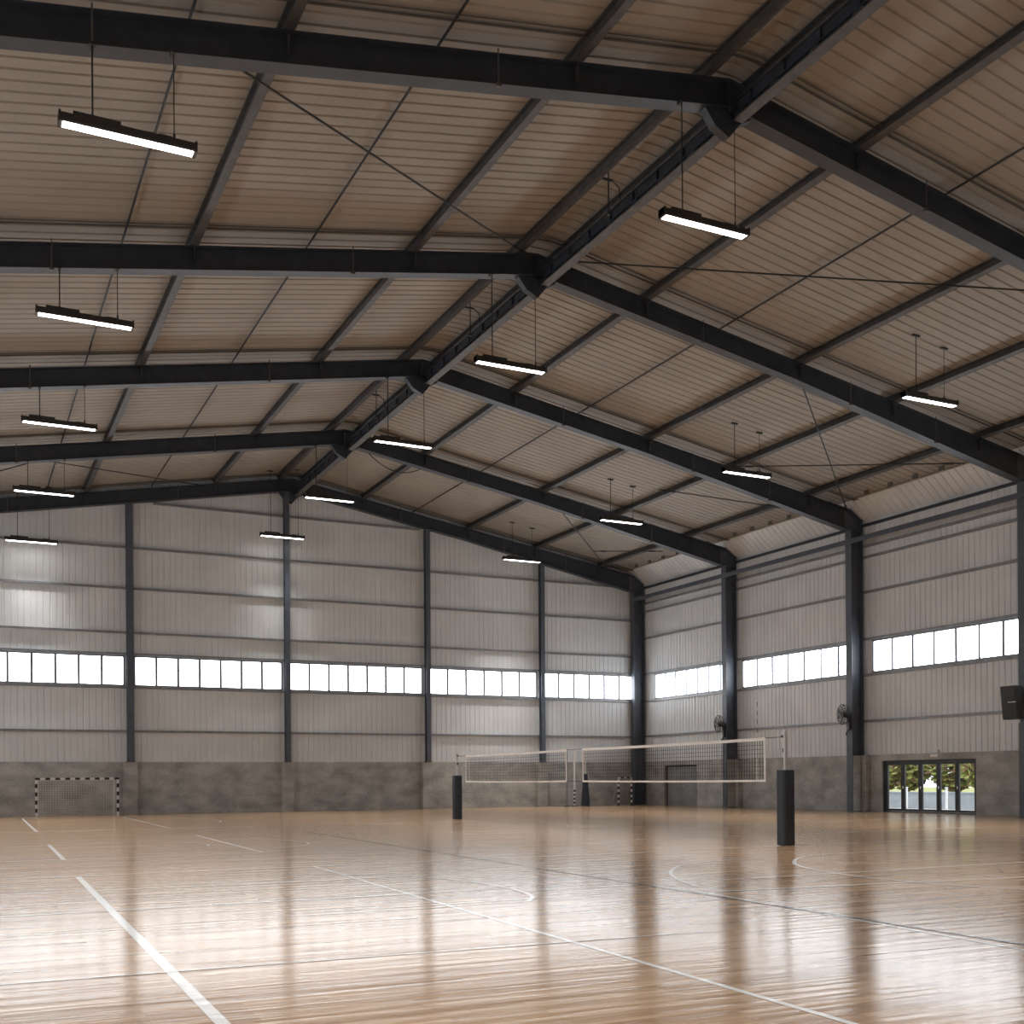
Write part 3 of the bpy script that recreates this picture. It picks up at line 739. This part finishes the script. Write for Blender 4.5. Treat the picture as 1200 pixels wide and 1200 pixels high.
# ================================================================== WALL FITTINGS
def wall_fan(loc, label):
    root = tag(empty('wall_fan', loc, math.radians(-18)), label, 'fan', 'wall fans on the columns'); root.scale = (1, 1.12, 1.22)
    mb = MB(); mb.box(.12, .20, -.09, .09, -.55, .02); mb.build('bracket', M['black'], root, .01)
    mb = MB(); mb.tube((-.14, 0, 0), (.14, 0, -.02), .11, 16, .09); mb.tube((.05, 0, -.02), (.14, 0, -.30), .03, 8); mb.build('motor', M['black'], root)
    mb = MB(); R_ = .36
    for ring, rr in ((-.16, .36), (-.24, .28), (-.27, .15), (-.02, .34)):
        P = [(ring, rr*math.cos(t*math.pi/14), rr*math.sin(t*math.pi/14)) for t in range(29)]; mb.path(P, .010, 5)
    for t in range(20):
        a = t*math.pi/10; c_, s_ = math.cos(a), math.sin(a)
        mb.path([(-.02, .10*c_, .10*s_), (-.02, .34*c_, .34*s_), (-.16, .36*c_, .36*s_), (-.24, .28*c_, .28*s_), (-.28, .04*c_, .04*s_)], .006, 4)
    mb.build('cage', M['black'], root)
    mb = MB()
    for t in range(3):
        a = t*2*math.pi/3; c_, s_ = math.cos(a), math.sin(a); c2, s2 = math.cos(a+.7), math.sin(a+.7); cm, sm = math.cos(a+.35), math.sin(a+.35)
        mb.add([(-.15, .05*c_, .05*s_), (-.12, .28*c_, .28*s_), (-.15, .31*cm, .31*sm), (-.19, .27*c2, .27*s2), (-.17, .05*c2, .05*s2),
                (-.16, .05*c_, .05*s_), (-.13, .28*c_, .28*s_), (-.16, .31*cm, .31*sm), (-.20, .27*c2, .27*s2), (-.18, .05*c2, .05*s2)],
               [(0,1,2,3,4), (9,8,7,6,5), (0,5,6,1), (1,6,7,2), (2,7,8,3), (3,8,9,4), (4,9,5,0)])
    mb.build('blades', M['girt'], root)
    mb = MB(); mb.path([(.14, -.05, -.5), (.02, -.06, -.62), (.10, .06, -.66), (.16, .04, -.52)], .012, 6); mb.tube((.02, -.05, -.62), (.02, -.05, -.74), .03, 8); mb.build('pull_cord', M['black'], root)
    return root
wall_fan((XC-.205, YK(2)+.02, 4.18), 'black caged wall fan on the second column from the right corner')
wall_fan((XC-.205, YK(1)+.02, 4.18), 'black caged wall fan on the first column from the right corner, above the net')
# loudspeaker
sp = tag(empty('loudspeaker', (XC-.34, YK(3)+.12, 4.12), math.radians(0)), 'black loudspeaker bracketed to the column at the right edge', 'loudspeaker')
mb = MB(); t = .10
mb.prism([(-.17, -.60), (.15, -.60), (.06, .60), (-.30, .60)], -.33, .33); cb_ = mb.build('cabinet', M['black'], sp, .02)
mb = MB(); mb.prism([(-.187, -.55), (-.178, -.55), (-.298, .55), (-.307, .55)], -.29, .29); mb.build('grille', M['black'], cb_)
mb = MB(); mb.box(-.26, -.245, -.31, .02, -.0, .02); mb.build('badge', M['silver'], cb_)
mb = MB(); mb.box(.10, .335, -.06, .06, .25, .33); mb.box(.15, .335, -.06, .06, -.55, -.47); mb.tube((.19, -.1, -.72), (.19, -.1, -.50), .03, 10); mb.box(.315, .335, -.1, .1, -.6, .45); mb.build('bracket', M['silver'], sp)
# exit sign + sensor above glass doors
ex = tag(empty('exit_light', (XW-.02, 33.15, 2.33)), 'small white rectangular light above the glass doors', 'emergency light')
mb = MB(); mb.box(-.06, 0, -.20, .20, -.06, .06); mb.build('housing', M['white'], ex, .008)
mb = MB(); mb.box(-.066, -.0605, -.17, .17, -.042, .042); mb.build('lens', M['netband'], ex)
mb = MB(); mb.tube((0, 0, 0), (-.10, 0, -.02), .03, 10); mb.tube((-.08, 0, -.08), (-.08, 0, .04), .07, 16, .05)
o = tag(mb.build('motion_sensor', M['white']), 'small white sensor on the wall just above the glass door light', 'sensor'); o.location = (XW-.001, 32.95, 2.52)
for yy, zz, lb in ((36.62, .74, 'small amber button on the concrete left of the glass doors, lower one'), (36.50, 1.16, 'small amber button on the concrete left of the glass doors, upper one')):
    mb = MB(); mb.box(XW-.045, XW-.0205, yy-.045, yy+.045, zz-.045, zz+.045)
    o = tag(mb.build('push_button', mat('amber_button', (.55, .26, .12), .5), bevel=.01), lb, 'button', 'amber buttons')

# ================================================================== OUTSIDE THE GLASS DOORS
mb = MB(); mb.box(XW+.3, 95, 5, 110, -.30, -.04); tag(mb.build('pavement', M['paving']), kind='structure')
mb = MB(); mb.box(43.0, 95, 5, 110, -.04, .30); tag(mb.build('lawn', M['grass']), kind='structure')
mb = MB(); mb.box(41.2, 41.4, 20, 70, -.04, .70); mb.box(41.15, 41.45, 20, 70, .70, .76)
tag(mb.build('parapet', M['parapet']), 'low blue grey parapet wall outside beyond the glass doors', 'low wall')
for i, y in enumerate((37.3, 39.7, 41.9, 44.3, 46.7)):
    mb = MB(); mb.tube((0, 0, -.04), (0, 0, .95), .06, 10); mb.tube((0, 0, .95), (0, 0, 1.0), .075, 10)
    o = tag(mb.build('bollard', M['white']), 'slim white bollard outside before the grey parapet, %s' % ['rightmost', 'second from the right', 'middle one', 'second from the left', 'leftmost'][i], 'bollard', 'white bollards outside'); o.location = (40.3, y, 0)
mb = MB(); mb.box(XW+1.2, XW+1.9, 38.15, 38.9, -.04, 4.0); tag(mb.build('outside_pier', M['outwall']), 'pale grey pier outside the leftmost glass pane', 'pier')
def tree(x, y, h, r, label, mats, seed):
    rnd = random.Random(seed)
    root = tag(empty('tree', (x, y, .30)), label, 'tree', 'trees outside the glass doors')
    mb = MB(); mb.tube((0, 0, 0), (.1, .05, h*.5), .14, 8, .09)
    for i in range(7):
        a = rnd.uniform(0, 6.28); mb.tube((.05, .03, h*(.12+.05*i)), (r*.7*math.cos(a), r*.7*math.sin(a), h*(.35+.07*i)), .05, 6, .02)
    mb.build('trunk', M['bark'], root)
    mb = MB()
    for i in range(2400):
        a = rnd.uniform(0, 6.28); u = rnd.uniform(-1, 1); rr = r*(rnd.random()**.4)
        c = Vector((rr*math.cos(a)*math.sqrt(1-u*u), rr*math.sin(a)*math.sqrt(1-u*u), h*.55+u*h*.45))
        if c.z < .35: c.z = rnd.uniform(.35, .9)
        d = Vector((rnd.gauss(0,1), rnd.gauss(0,1), rnd.gauss(0,1))).normalized(); e = d.orthogonal().normalized(); s_ = rnd.uniform(.13, .25)
        mb.cur = 1 if rnd.random() < .28 else 0
        mb.quad(c-d*s_, c-e*s_*.6, c+d*s_, c+e*s_*.6)
    mb.build('foliage', mats, root)
tl = ['leftmost olive and brown tree seen through the glass doors', 'second olive tree from the left through the glass doors', 'middle olive tree seen through the glass doors', 'second olive tree from the right through the glass doors', 'rightmost olive tree seen through the glass doors', 'olive tree hidden farther left beyond the door frame']
for i, (x, y) in enumerate(((49.0, 53.4), (49.5, 50.6), (48.8, 48.0), (49.6, 45.4), (49.0, 42.6), (49.3, 56.0))):
    tree(x, y, 3.8+.3*(i % 3), 1.55, tl[i], [M['leaf'], M['leaf_brown']], 50+i)
